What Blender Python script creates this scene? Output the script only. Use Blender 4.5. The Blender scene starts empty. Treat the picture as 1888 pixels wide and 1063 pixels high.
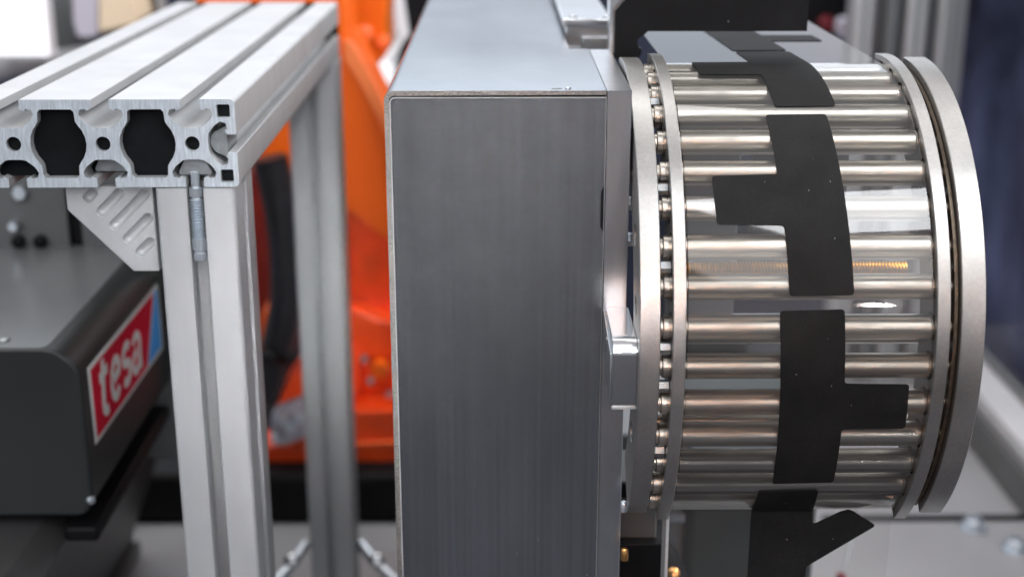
import bpy, bmesh, math, random
from mathutils import Vector, Matrix
random.seed(7)
SC = bpy.context.scene
C = SC.collection
S = 0.001                       # everything below is written in millimetres relative to the lens
LENS_H = 1350.0                 # the lens is 1.35 m above the hall floor
def P(x, y, z): return Vector((x*S, y*S, (z+LENS_H)*S))

# ------------------------------------------------------------------ camera
TH = math.atan(821/2530.0); YAW = math.atan(24*math.cos(TH)/2530.0)
_F = Vector((math.sin(YAW)*math.cos(TH), math.cos(YAW)*math.cos(TH), -math.sin(TH)))
_R = Vector((math.cos(YAW), -math.sin(YAW), 0)); _U = _R.cross(_F)
def at(px, py, Y):              # a photo pixel at a chosen real distance Y -> point in mm
    d = _R*((px-944)/2530.0) + _F - _U*((py-531.5)/2530.0)
    return d*(Y/d.y)
cam_d = bpy.data.cameras.new('camera'); cam = bpy.data.objects.new('camera', cam_d); C.objects.link(cam)
cam.matrix_world = Matrix.Translation(P(0, 0, 0)) @ Matrix((_R, _U, -_F)).transposed().to_4x4()
cam_d.sensor_width = 36; cam_d.lens = 2530/1888*36
cam_d.clip_start = 0.02; cam_d.clip_end = 100
cam_d.dof.use_dof = True; cam_d.dof.focus_distance = 0.592; cam_d.dof.aperture_fstop = 6.3
SC.camera = cam

# ------------------------------------------------------------------ world and lamps
w = bpy.data.worlds.new('World'); SC.world = w; w.use_nodes = True
nt = w.node_tree; N = nt.nodes; L = nt.links
for n in list(N): N.remove(n)
tc = N.new('ShaderNodeTexCoord'); sep = N.new('ShaderNodeSeparateXYZ'); L.new(tc.outputs['Generated'], sep.inputs[0])
mr = N.new('ShaderNodeMapRange'); mr.inputs[1].default_value = -0.35; mr.inputs[2].default_value = 0.5
L.new(sep.outputs['Z'], mr.inputs[0])
cr = N.new('ShaderNodeValToRGB'); e = cr.color_ramp.elements
e[0].position = 0; e[0].color = (.05, .053, .06, 1)
e[1].position = 1; e[1].color = (.58, .61, .66, 1)
k = cr.color_ramp.elements.new(.18); k.color = (.24, .25, .27, 1)
k = cr.color_ramp.elements.new(.37); k.color = (.42, .44, .47, 1)
k = cr.color_ramp.elements.new(.50); k.color = (.88, .96, 1.08, 1)
L.new(mr.outputs[0], cr.inputs[0])
nz = N.new('ShaderNodeTexNoise'); nz.inputs['Scale'].default_value = 2.2; nz.inputs['Detail'].default_value = 1.0
L.new(tc.outputs['Generated'], nz.inputs['Vector'])
m2 = N.new('ShaderNodeMapRange'); m2.inputs[1].default_value = .35; m2.inputs[2].default_value = .65
m2.inputs[3].default_value = .85; m2.inputs[4].default_value = 1.15
L.new(nz.outputs['Fac'], m2.inputs[0])
vm = N.new('ShaderNodeVectorMath'); vm.operation = 'SCALE'
L.new(cr.outputs[0], vm.inputs[0]); L.new(m2.outputs[0], vm.inputs['Scale'])
n3 = N.new('ShaderNodeTexNoise'); n3.inputs['Scale'].default_value = 3.4; n3.inputs['Detail'].default_value = 0
L.new(tc.outputs['Generated'], n3.inputs['Vector'])
m3 = N.new('ShaderNodeMapRange'); m3.inputs[1].default_value = .48; m3.inputs[2].default_value = .66; L.new(n3.outputs['Fac'], m3.inputs[0])
mx = N.new('ShaderNodeMix'); mx.data_type = 'RGBA'; mx.blend_type = 'MULTIPLY'; mx.inputs[7].default_value = (1.08, .9, .85, 1)
L.new(m3.outputs[0], mx.inputs[0]); L.new(vm.outputs[0], mx.inputs[6])
bg = N.new('ShaderNodeBackground'); bg.inputs['Strength'].default_value = .75
L.new(mx.outputs[2], bg.inputs['Color'])
wo = N.new('ShaderNodeOutputWorld'); L.new(bg.outputs[0], wo.inputs[0])

def area(name, loc, tgt, sx, sy, watts, col, spread=180):
    l = bpy.data.lights.new(name, 'AREA'); l.shape = 'RECTANGLE'; l.size = sx; l.size_y = sy
    l.energy = watts; l.color = col; l.spread = math.radians(spread)
    o = bpy.data.objects.new(name, l); C.objects.link(o)
    o.location = P(*loc); d = P(*tgt)-P(*loc)
    o.rotation_euler = d.to_track_quat('-Z', 'Y').to_euler()
    return o
area('ceiling_lamp', (-350, 1150, 1700), (-50, 900, -200), 1.6, 0.9, 24, (1, .985, .96))
area('hall_strip_lamp', (590, -250, 1060), (140, 620, -200), 0.55, 0.5, 10, (.95, .97, 1))
area('front_left_lamp', (-1000, -1300, 1000), (-150, 900, -300), 2.6, 1.5, 27, (.96, .98, 1))
area('front_right_lamp', (850, -1100, 950), (-150, 750, -250), 1.1, 0.7, 8, (1, .98, .97))
area('right_hall_lamp', (1200, 900, 1000), (-120, 900, -250), 1.0, 0.8, 25, (1, .97, .95))
area('warm_strip_lamp', (-20, -300, 150), (165, 600, -240), 0.26, 0.014, .075, (1, .36, .12), 30)
area('gap_fill_light', (70, -500, 110), (-118, 1000, -330), 0.12, 0.12, .085, (.96, .98, 1), 12)  # added fill without a real source, lights rear post and robot
area('back_hall_lamp', (-100, 2800, 640), (0, 700, -150), 4.4, 0.75, 13, (.84, .91, 1))
l = bpy.data.lights.new('spot_bulb', 'POINT'); l.energy = 1.2; l.shadow_soft_size = .014; l.color = (1, .93, .86)
o = bpy.data.objects.new('spot_bulb', l); C.objects.link(o); o.location = P(425, -430, 15)

SC.view_settings.view_transform = 'Standard'; SC.view_settings.look = 'None'
SC.view_settings.gamma = 1; SC.view_settings.exposure = 0
SC.render.engine = 'CYCLES'; SC.cycles.use_denoising = True
SC.cycles.max_bounces = 10; SC.cycles.transparent_max_bounces = 16; SC.cycles.caustics_reflective = False

# ------------------------------------------------------------------ materials
def mat(name, col, rough=.5, metal=0., noise=None, bump=None, spec=.5, rvar=None, specks=None, aniso=0., emit=None, coat=0., cloud=None, coat_rough=.03):
    """noise=(scale xyz, amount) varies the colour, rvar=(scale xyz, amount) the roughness, bump=(scale xyz, strength)"""
    m = bpy.data.materials.new(name); m.use_nodes = True
    nt = m.node_tree; b = nt.nodes['Principled BSDF']
    b.inputs['Base Color'].default_value = (*col, 1); b.inputs['Roughness'].default_value = rough
    b.inputs['Metallic'].default_value = metal; b.inputs['Specular IOR Level'].default_value = spec
    b.inputs['Anisotropic'].default_value = aniso; b.inputs['Coat Weight'].default_value = coat; b.inputs['Coat Roughness'].default_value = coat_rough
    tc = nt.nodes.new('ShaderNodeTexCoord')
    def tex(sc, detail=3, rough_=.55):
        mp = nt.nodes.new('ShaderNodeMapping'); mp.inputs['Scale'].default_value = sc
        nt.links.new(tc.outputs['Object'], mp.inputs[0])
        n = nt.nodes.new('ShaderNodeTexNoise'); n.inputs['Scale'].default_value = 1; n.inputs['Detail'].default_value = detail
        n.inputs['Roughness'].default_value = rough_
        nt.links.new(mp.outputs[0], n.inputs['Vector']); return n
    cur = None
    if noise:
        n = tex(noise[0]); r = nt.nodes.new('ShaderNodeMapRange')
        r.clamp = False; r.inputs[1].default_value = .3; r.inputs[2].default_value = .7
        r.inputs[3].default_value = 1-noise[1]; r.inputs[4].default_value = 1+noise[1]
        nt.links.new(n.outputs['Fac'], r.inputs[0])
        v = nt.nodes.new('ShaderNodeVectorMath'); v.operation = 'SCALE'; v.inputs[0].default_value = col
        nt.links.new(r.outputs[0], v.inputs['Scale']); cur = v.outputs[0]
    if cloud:
        n = tex(cloud[0], 3, .6); r = nt.nodes.new('ShaderNodeMapRange')
        r.clamp = False; r.inputs[1].default_value = .35; r.inputs[2].default_value = .65
        r.inputs[3].default_value = 1-cloud[1]; r.inputs[4].default_value = 1+cloud[1]
        nt.links.new(n.outputs['Fac'], r.inputs[0])
        v = nt.nodes.new('ShaderNodeVectorMath'); v.operation = 'SCALE'
        if cur: nt.links.new(cur, v.inputs[0])
        else: v.inputs[0].default_value = col
        nt.links.new(r.outputs[0], v.inputs['Scale']); cur = v.outputs[0]
    if specks:
        n = nt.nodes.new('ShaderNodeTexVoronoi'); n.inputs['Scale'].default_value = specks[0]
        nt.links.new(tc.outputs['Object'], n.inputs['Vector'])
        lt = nt.nodes.new('ShaderNodeMath'); lt.operation = 'LESS_THAN'; lt.inputs[1].default_value = specks[1]
        nt.links.new(n.outputs['Distance'], lt.inputs[0])
        # only a few of the cells carry a grain of dust
        s2 = nt.nodes.new('ShaderNodeSeparateXYZ'); nt.links.new(n.outputs['Color'], s2.inputs[0])
        l2 = nt.nodes.new('ShaderNodeMath'); l2.operation = 'LESS_THAN'; l2.inputs[1].default_value = specks[2]
        nt.links.new(s2.outputs[0], l2.inputs[0])
        mu = nt.nodes.new('ShaderNodeMath'); mu.operation = 'MULTIPLY'
        nt.links.new(lt.outputs[0], mu.inputs[0]); nt.links.new(l2.outputs[0], mu.inputs[1])
        mx = nt.nodes.new('ShaderNodeMix'); mx.data_type = 'RGBA'
        nt.links.new(mu.outputs[0], mx.inputs[0])
        if cur: nt.links.new(cur, mx.inputs[6])
        else: mx.inputs[6].default_value = (*col, 1)
        mx.inputs[7].default_value = (.5, .5, .5, 1); cur = mx.outputs[2]
        if metal > .2:
            ml = nt.nodes.new('ShaderNodeMath'); ml.operation = 'SUBTRACT'; ml.inputs[0].default_value = metal
            nt.links.new(mu.outputs[0], ml.inputs[1]); ml.use_clamp = True
            nt.links.new(ml.outputs[0], b.inputs['Metallic'])
    if cur: nt.links.new(cur, b.inputs['Base Color'])
    if rvar:
        n = tex(rvar[0]); r = nt.nodes.new('ShaderNodeMapRange')
        r.clamp = False; r.inputs[1].default_value = .3; r.inputs[2].default_value = .7
        r.inputs[3].default_value = max(.02, rough-rvar[1]); r.inputs[4].default_value = rough+rvar[1]
        nt.links.new(n.outputs['Fac'], r.inputs[0]); nt.links.new(r.outputs[0], b.inputs['Roughness'])
    if bump:
        n = tex(bump[0], 2); bp = nt.nodes.new('ShaderNodeBump'); bp.inputs['Strength'].default_value = bump[1]
        bp.inputs['Distance'].default_value = .00002
        nt.links.new(n.outputs['Fac'], bp.inputs['Height']); nt.links.new(bp.outputs[0], b.inputs['Normal'])
    if emit:
        b.inputs['Emission Color'].default_value = (*emit[0], 1); b.inputs['Emission Strength'].default_value = emit[1]
    return m
M = {}
M['anod'] = mat('anodised_aluminium', (.49, .50, .51), .42, .35, noise=((60, 60, 8), .05), cloud=((18, 18, 10), .05), bump=((4000, 4000, 4000), .5), specks=(260, .05, .06), rvar=((25, 25, 25), .015))
M['anod_cut'] = mat('sawn_aluminium', (.50, .545, .59), .45, .35, noise=((900, 900, 120), .22), bump=((1400, 900, 260), 1))
M['box_front'] = mat('brushed_aluminium_panel', (.42, .445, .465), .26, 1, noise=((560, 560, 3.5), .12), cloud=((20, 20, 7), .11), specks=(300, .045, .10))  # cloud tone puts smoky uneven reflections into the panel colour
M['box_top'] = mat('smooth_aluminium_sheet', (.32, .345, .38), .19, 1, noise=((12, 8, 12), .05), cloud=((14, 9, 10), .10), rvar=((14, 6, 10), .05), specks=(140, .04, .08))
M['plate'] = mat('milled_aluminium_plate', (.56, .58, .60), .30, 1, noise=((160, 160, 20), .05), cloud=((30, 30, 18), .08), bump=((600, 600, 3000), .5), specks=(150, .04, .06))
M['bright'] = mat('bright_milled_aluminium', (.74, .76, .78), .2, 1, noise=((40, 40, 40), .05), bump=((2500, 900, 900), .1))
M['cut_edge'] = mat('rough_cut_sheet_edge', (.30, .285, .27), .5, .9, noise=((900, 900, 2500), .45), bump=((1500, 1500, 3000), .6))
M['ring'] = mat('bead_blasted_aluminium', (.37, .365, .355), .38, .92, noise=((700, 700, 700), .07), cloud=((25, 25, 25), .10), bump=((3500, 3500, 3500), .8), rvar=((30, 30, 30), .05))
M['ring_face'] = mat('turned_aluminium', (.6, .59, .56), .33, .9)
M['roller'] = mat('satin_steel_roller', (.42, .395, .355), .36, .95, noise=((30, 60, 60), .16), rvar=((50, 45, 45), .10), cloud=((9, 90, 90), .16), specks=(260, .05, .06), coat=.5, coat_rough=.09)
M['steel'] = mat('zinc_plated_steel', (.72, .78, .84), .34, .9, noise=((200, 200, 200), .1))
M['nut'] = mat('grey_steel_nut', (.30, .32, .33), .42, .8, noise=((300, 300, 300), .15))
M['rod'] = mat('bronze_threaded_rod', (.66, .40, .09), .28, 1, noise=((200, 60, 60), .2))
M['dark_steel'] = mat('dark_bronze_steel', (.10, .08, .06), .45, .8, noise=((300, 300, 300), .3))
M['label'] = mat('black_label_vinyl', (.0085, .009, .0095), .62, 0, spec=.12, bump=((2600, 2600, 2600), 1), noise=((1800, 1800, 1800), .4), cloud=((40, 40, 40), .25), specks=(330, .06, .10))
M['black'] = mat('black_anodised', (.007, .007, .008), .5, .0, spec=.15, noise=((40, 40, 40), .3), specks=(90, .05, .06))
M['void_black'] = mat('shade_black_insert', (.006, .007, .008), .8, 0, spec=.1, noise=((60, 60, 60), .3))  # black that stands in for shade inside the beam hollows
M['black_rubber'] = mat('black_rubber', (.014, .014, .018), .45, 0, noise=((60, 60, 60), .3))
M['housing'] = mat('dark_grey_painted_casing', (.022, .025, .025), .42, 0, spec=.4, noise=((12, 12, 12), .12), bump=((1800, 1800, 1800), 1), specks=(130, .05, .05))
M['grey_sheen'] = mat('grey_satin_and_sheen', (.13, .135, .14), .28, 0, spec=.7, noise=((9, 5, 9), .25), bump=((1800, 1800, 1800), .5), specks=(130, .05, .05))
M['guard'] = mat('dark_grey_plastic_guard', (.030, .030, .031), .42, 0, noise=((25, 25, 25), .25), specks=(70, .06, .08))
M['machine'] = mat('grey_painted_steel', (.13, .135, .135), .45, .3, noise=((20, 20, 20), .12), bump=((900, 900, 900), .15))
M['light_grey'] = mat('light_grey_table', (.34, .345, .36), .40, 0, noise=((4, 4, 4), .12), bump=((500, 500, 500), .1))
M['floor'] = mat('dark_carpet', (.07, .072, .085), .8, 0, noise=((1.2, 1.2, 3), .45))
M['navy'] = mat('navy_enclosure_panel', (.075, .085, .15), .16, 0, noise=((6, 6, 6), .6), cloud=((3, 2.2, 3), .6), spec=.6)  # broad blotches put blurred hall reflections into the colour
M['wall'] = mat('hall_partition', (.022, .028, .055), .6, 0, noise=((3, 3, 3), .5))
M['orange'] = mat('orange_robot_paint', (1.0, .15, .006), .35, 0, noise=((10, 10, 10), .05), coat=.2)
M['orange_red'] = mat('red_orange_robot_paint', (1.0, .085, .008), .38, 0, noise=((16, 16, 16), .22), coat=.2)
M['orange_lit'] = mat('lit_orange_edge', (1.0, .24, .07), .4, 0, noise=((14, 14, 14), .06))  # lighter orange with the light on side face and highlights in its colour
M['amber'] = mat('amber_orange_paint', (.80, .16, .004), .36, 0, noise=((10, 10, 10), .25), coat=.2)
M['deep_red'] = mat('shaded_recess_red', (.22, .014, .006), .5, 0, noise=((14, 14, 14), .3))  # darker red puts the shade of the recess into the colour
M['screen'] = mat('lit_white_screen', (.8, .8, .82), .4, 0, emit=((.93, .94, 1), .95))
M['beige'] = mat('beige_cover', (.80, .66, .47), .6, 0, noise=((8, 8, 8), .05))
M['lilac'] = mat('pale_lilac_cover', (.50, .48, .56), .6, 0, noise=((8, 8, 8), .05))
M['white'] = mat('white_paint', (.75, .76, .78), .4, 0, noise=((15, 15, 15), .05))
M['blackish'] = mat('dark_green_grey_steel', (.016, .024, .024), .4, .2, noise=((30, 30, 30), .2))
M['st_red'] = mat('sticker_red', (.72, .012, .045), .6, 0, noise=((60, 60, 60), .06), spec=.1)
M['st_blue'] = mat('sticker_blue', (.09, .42, .95), .6, 0, noise=((60, 60, 60), .06), spec=.1)
M['st_white'] = mat('sticker_white', (.88, .88, .88), .6, 0, noise=((60, 60, 60), .05), spec=.1)
M['red'] = mat('red_plastic', (.16, .012, .02), .5, 0, noise=((60, 60, 60), .1))
M['brass_glow'] = mat('brass_and_glow', (.8, .42, .16), .25, 1, noise=((90, 90, 90), .1))
# clear film: see-through with a glossy skin
def film_mat():
    m = bpy.data.materials.new('clear_glossy_film'); m.use_nodes = True; nt = m.node_tree
    for n in list(nt.nodes): nt.nodes.remove(n)
    out = nt.nodes.new('ShaderNodeOutputMaterial'); tr = nt.nodes.new('ShaderNodeBsdfTransparent')
    gl = nt.nodes.new('ShaderNodeBsdfGlossy'); gl.inputs['Roughness'].default_value = .04
    df = nt.nodes.new('ShaderNodeBsdfDiffuse'); df.inputs['Color'].default_value = (.6, .6, .6, 1)
    tr.inputs['Color'].default_value = (.97, .97, .96, 1)
    fr = nt.nodes.new('ShaderNodeFresnel'); fr.inputs['IOR'].default_value = 1.5
    mu = nt.nodes.new('ShaderNodeMath'); mu.operation = 'MULTIPLY'; mu.inputs[1].default_value = 1.6; mu.use_clamp = True
    tc = nt.nodes.new('ShaderNodeTexCoord'); nz = nt.nodes.new('ShaderNodeTexNoise'); nz.inputs['Scale'].default_value = 22
    nz.inputs['Detail'].default_value = 2
    bp = nt.nodes.new('ShaderNodeBump'); bp.inputs['Strength'].default_value = .25; bp.inputs['Distance'].default_value = .0003
    nt.links.new(tc.outputs['Object'], nz.inputs['Vector']); nt.links.new(nz.outputs['Fac'], bp.inputs['Height'])
    nt.links.new(bp.outputs[0], gl.inputs['Normal'])
    m1 = nt.nodes.new('ShaderNodeMixShader'); m2 = nt.nodes.new('ShaderNodeMixShader'); m1.inputs[0].default_value = .035
    nt.links.new(tr.outputs[0], m1.inputs[1]); nt.links.new(df.outputs[0], m1.inputs[2])
    nt.links.new(fr.outputs[0], mu.inputs[0]); nt.links.new(mu.outputs[0], m2.inputs[0])
    nt.links.new(m1.outputs[0], m2.inputs[1]); nt.links.new(gl.outputs[0], m2.inputs[2])
    nt.links.new(m2.outputs[0], out.inputs[0]); return m
M['film'] = film_mat()

# ------------------------------------------------------------------ helpers
def tag(o, label=None, cat=None, group=None, kind=None):
    if label: o['label'] = label
    if cat: o['category'] = cat
    if group: o['group'] = group
    if kind: o['kind'] = kind
    return o
def thing(name, loc, label, cat, group=None):
    o = bpy.data.objects.new(name, None); C.objects.link(o); o.location = P(*loc); o.empty_display_size = .02
    o['org'] = tuple(loc)
    return tag(o, label, cat, group)
def origin(o):
    while o is not None:
        if 'org' in o: return Vector(o['org'])
        o = o.parent
    return Vector((0, 0, 0))
def build(name, bm, m, parent=None, loc=None, smooth=40, bevel=0, seg=2):
    """bm is in mm in the lens frame; the object is linked under its thing (or at loc)"""
    org = origin(parent) if parent is not None else Vector(loc)
    bmesh.ops.remove_doubles(bm, verts=bm.verts, dist=1e-4)
    for v in bm.verts: v.co = (v.co-org)*S
    bmesh.ops.recalc_face_normals(bm, faces=bm.faces)
    me = bpy.data.meshes.new(name); bm.to_mesh(me); bm.free()
    me.materials.append(m)
    if smooth:
        me.polygons.foreach_set('use_smooth', [True]*len(me.polygons))
        try: me.set_sharp_from_angle(angle=math.radians(smooth))
        except Exception: pass
    o = bpy.data.objects.new(name, me); C.objects.link(o)
    if parent is not None: o.parent = parent
    else:
        o.location = P(*loc); o['org'] = tuple(loc)
    if bevel:
        b = o.modifiers.new('edge', 'BEVEL'); b.width = bevel*S; b.segments = seg; b.limit_method = 'ANGLE'; b.angle_limit = math.radians(35)
        b.harden_normals = False
    return o
def copy_tree(o, parent=None):
    c = o.copy(); C.objects.link(c)
    if parent is not None: c.parent = parent
    for ch in list(o.children): copy_tree(ch, c)
    return c
def box(bm, x0, x1, y0, y1, z0, z1):
    v = [bm.verts.new((x, y, z)) for x in (x0, x1) for y in (y0, y1) for z in (z0, z1)]
    for f in ((0, 1, 3, 2), (4, 6, 7, 5), (0, 4, 5, 1), (2, 3, 7, 6), (0, 2, 6, 4), (1, 5, 7, 3)):
        bm.faces.new([v[i] for i in f])
    return bm
def nbox(*a): return box(bmesh.new(), *a)
def rpoly(pts, r, n=5):
    """polygon with rounded corners; r one radius or one per corner"""
    out = []; k = len(pts)
    for i in range(k):
        p = Vector(pts[i]); a = Vector(pts[i-1]); b = Vector(pts[(i+1) % k])
        ri = r[i] if isinstance(r, (list, tuple)) else r
        da = a-p; db = b-p
        if ri <= 0 or da.length < 1e-6 or db.length < 1e-6: out.append(tuple(p)); continue
        ang = da.angle(db); t = min(ri/max(1e-4, math.tan(ang/2)), da.length*.48, db.length*.48)
        p1 = p+da.normalized()*t; p2 = p+db.normalized()*t
        for j in range(n+1):
            s = j/n; q = p1*(1-s)**2+p*2*s*(1-s)+p2*s*s; out.append(tuple(q))
    return out
def circ(cx, cy, r, n=24, a0=0, a1=360, closed=True):
    k = n if closed else n+1
    return [(cx+r*math.cos(math.radians(a0+(a1-a0)*i/n)), cy+r*math.sin(math.radians(a0+(a1-a0)*i/n))) for i in range(k)]
def prism(contours, axis, a0, a1, bevel=0, into=None, mp=None):
    """2-D contours (first the outline, then holes) filled and extruded. axis Y: (x,z); X: (y,z); Z: (x,y)"""
    cu = bpy.data.curves.new('tmp', 'CURVE'); cu.dimensions = '2D'; cu.fill_mode = 'BOTH'
    for c in contours:
        sp = cu.splines.new('POLY'); sp.points.add(len(c)-1)
        for i, p in enumerate(c): sp.points[i].co = (p[0], p[1], 0, 1)
        sp.use_cyclic_u = True
    h = abs(a1-a0)/2
    cu.extrude = max(h-bevel, 1e-4)
    if bevel: cu.bevel_depth = bevel; cu.bevel_resolution = 0; cu.offset = -bevel
    ob = bpy.data.objects.new('tmp', cu); C.objects.link(ob)
    dg = bpy.context.evaluated_depsgraph_get(); me = bpy.data.meshes.new_from_object(ob.evaluated_get(dg))
    bm = bmesh.new(); bm.from_mesh(me)
    mid = (a0+a1)/2
    bmesh.ops.remove_doubles(bm, verts=bm.verts, dist=1e-4)
    for v in bm.verts:
        x, y, z = v.co
        if mp: v.co = mp(x, y, z+mid)
        elif axis == 'Y': v.co = (x, z+mid, y)
        elif axis == 'X': v.co = (z+mid, x, y)
        else: v.co = (x, y, z+mid)
    bpy.data.objects.remove(ob); bpy.data.curves.remove(cu); bpy.data.meshes.remove(me)
    if into is not None:
        me = bpy.data.meshes.new('tmp'); bm.to_mesh(me); bm.free(); into.from_mesh(me); bpy.data.meshes.remove(me); return into
    return bm
def tube(bm, pts, r, n=14, cap=True):
    pts = [Vector(p) for p in pts]; rings = []
    up = Vector((0, 0, 1))
    for i, p in enumerate(pts):
        d = (pts[min(i+1, len(pts)-1)]-pts[max(i-1, 0)]).normalized()
        s = d.cross(up if abs(d.z) < .95 else Vector((1, 0, 0))).normalized(); t = s.cross(d)
        rr = r[i] if isinstance(r, (list, tuple)) else r
        rings.append([bm.verts.new(p+(s*math.cos(a)+t*math.sin(a))*rr) for a in [2*math.pi*j/n for j in range(n)]])
    for a, b in zip(rings, rings[1:]):
        for j in range(n): bm.faces.new((a[j], a[(j+1) % n], b[(j+1) % n], b[j]))
    if cap:
        bm.faces.new(rings[0]); bm.faces.new(rings[-1][::-1])
    return bm
def lathe(prof, p0, d, n=32):
    """prof = (distance along the axis, radius) from p0 in direction d"""
    bm = bmesh.new(); p0 = Vector(p0); d = Vector(d).normalized()
    pts = [p0+d*a for a, _ in prof]; s = d.cross(Vector((0, 0, 1)) if abs(d.z) < .95 else Vector((1, 0, 0))).normalized(); t = s.cross(d)
    rings = [[bm.verts.new(p+(s*math.cos(a)+t*math.sin(a))*r) for a in [2*math.pi*j/n for j in range(n)]] for p, (_, r) in zip(pts, prof)]
    for a, b in zip(rings, rings[1:]):
        for j in range(n): bm.faces.new((a[j], a[(j+1) % n], b[(j+1) % n], b[j]))
    bm.faces.new(rings[0]); bm.faces.new(rings[-1][::-1]); return bm
def hexbolt(p, d, r=4, h=3.5, shank=0):
    p = Vector(p); d = Vector(d).normalized(); bm = lathe([(0, r*.9), (h*.3, r), (h*.8, r), (h, r*.86)], p, d, 6)
    if shank:
        b2 = lathe([(-shank, r*.5), (0, r*.5)], p, d, 14); me = bpy.data.meshes.new('t'); b2.to_mesh(me); bm.from_mesh(me); bpy.data.meshes.remove(me); b2.free()
    return bm

# ------------------------------------------------------------------ setting
tag(build('floor', nbox(-9000, 9000, -6000, 9000, -1400, -1350), M['floor'], loc=(0, 0, -1350), smooth=0), kind='structure')
tag(build('wall', nbox(-3000, 3000, 2900, 2950, -1350, -40), M['wall'], loc=(0, 2900, -1350), smooth=0), kind='structure')
# ------------------------------------------------------------------ work table
tb = thing('work_table', (100, 1200, -1350), 'light grey machine table top seen low behind the posts and the drum', 'table')
build('tabletop', nbox(-700, 900, 640, 1146, -640, -600), M['light_grey'], tb, bevel=2)
build('rear_plate', nbox(-700, 900, 1152, 1700, -640, -604), M['light_grey'], tb, bevel=2)
build('edge_strip', nbox(300, 520, 1146.5, 1151.5, -636, -597), M['black'], tb)
for x, y in ((-620, 760), (820, 760), (-620, 1600), (820, 1600)):
    build('leg', nbox(x-25, x+25, y-25, y+25, -1350, -640), M['anod'], tb, bevel=2)

# ------------------------------------------------------------------ extruded aluminium beam
def slot(c, s, hw=4.1, lip=4.3):
    """T-slot outline along an edge, centred at c, dipping down; points from c-side to c+side as (along, depth)"""
    return [(c-hw-.2, 0), (c-hw, .3), (c-hw, lip-.2), (c-hw-2.2, lip+.8), (c-hw-2.6, lip-.2), (c-hw-5.2, lip+.3), (c-hw-5.9, lip+2.6), (c-hw-4.2, 9.6), (c-hw-.6, 12.4), (c-hw+1.4, 12.8),
            (c+hw-1.4, 12.8), (c+hw+.6, 12.4), (c+hw+4.2, 9.6), (c+hw+5.9, lip+2.6), (c+hw+5.2, lip+.3), (c+hw+2.6, lip-.2), (c+hw+2.2, lip+.8), (c+hw, lip-.2), (c+hw, .3), (c+hw+.2, 0)]
def profile(cells, pitch=40., h=40., side_l=True, side_r=True):
    """cross-section outline of a slotted extrusion, top left corner at (0, 0), z down negative"""
    W = cells*pitch; out = []
    out += circ(2.2, -2.2, 2.2, 4, 180, 90, False)
    for i in range(cells): out += [(a, -d) for a, d in slot(pitch*(i+.5), 1)]
    out += circ(W-2.2, -2.2, 2.2, 4, 90, 0, False)
    if side_r: out += [(W-d, -a) for a, d in slot(h/2, 1)]
    out += circ(W-2.2, -h+2.2, 2.2, 4, 0, -90, False)
    for i in reversed(range(cells)): out += [(a, -h+d) for a, d in reversed(slot(pitch*(i+.5), 1))]
    out += circ(2.2, -h+2.2, 2.2, 4, 270, 180, False)
    if side_l: out += [(d, -a) for a, d in reversed(slot(h/2, 1))]
    holes = []
    for i in range(cells): holes.append(circ(pitch*(i+.5), -h/2, 3.35, 20))
    for i in range(cells-1):
        c = pitch*(i+1); q = []
        hw = 8.1; t = h/2-4.4
        right = [(hw-1.2, t), (hw, t-1.2), (hw+.3, t-5.5)] + [(12.6*math.cos(a), 12.6*math.sin(a)) for a in [math.radians(k) for k in (42, 30, 15, 0, -15, -30, -42)]] + [(hw+.3, -t+5.5), (hw, -t+1.2), (hw-1.2, -t)]
        q = [(c+x, -h/2+z) for x, z in right] + [(c-x, -h/2+z) for x, z in reversed(right)]
        holes.append(q)
    for cx, cz in ((W-5.2, -5.2), (W-5.2, -h+5.2)) + (((5.2, -5.2), (5.2, -h+5.2)) if side_l else ()):
        holes.append(rpoly([(cx-2.9, cz-2.9), (cx+2.9, cz-2.9), (cx+2.9, cz+2.9), (cx-2.9, cz+2.9)], .7, 2))
    return out, holes
BX, BY, BZ = -118.4, 609., -108.7         # top right front corner of the beam
beam = thing('aluminium_beam', (BX, BY, BZ), 'wide silver slotted aluminium beam lying across the two posts, sawn end with two large cavities facing forward', 'aluminium profile')
po, ph = profile(3); sh = lambda c: [(x+BX-120, z+BZ) for x, z in c]
bb = prism([sh(po)]+[sh(c) for c in ph], 'Y', BY+.35, BY+430, .0)
build('profile_body', bb, M['anod'], beam, smooth=28)
# sawn end face: a thin skin over the end
ins = lambda c, o=0: [(x, z) for x, z in sh(c)]
build('sawn_end', prism([sh(po)]+[sh(c) for c in ph], 'Y', BY, BY+.34), M['anod_cut'], beam, smooth=0)
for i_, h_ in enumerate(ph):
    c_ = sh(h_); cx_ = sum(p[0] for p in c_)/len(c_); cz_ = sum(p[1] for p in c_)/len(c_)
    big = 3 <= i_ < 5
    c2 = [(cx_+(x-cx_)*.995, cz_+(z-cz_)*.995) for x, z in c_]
    build('cavity_shade', prism([c2], 'Y', BY+(5 if big else 2.5), BY+(60 if big else 30)), M['void_black'], beam, smooth=0)  # black fill in place of the deep shade inside the cavities
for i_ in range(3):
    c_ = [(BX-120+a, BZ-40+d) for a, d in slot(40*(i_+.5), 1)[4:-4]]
    build('slot_shade', prism([[(x, z+.15) for x, z in c_]], 'Y', BY+(6, 13, 15)[i_], BY+426), M['void_black'], beam, smooth=0)  # black fill stands in for the shade in the underside slots
build('end_light_block', nbox(BX-119.7, BX-.3, BY+430.2, BY+432, BZ-39.7, BZ-.3), M['black'], beam, bevel=.5)  # added plate that keeps light from entering the cavities at the back
beam.rotation_euler = (math.radians(-.55), 0, math.radians(.28))
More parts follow.
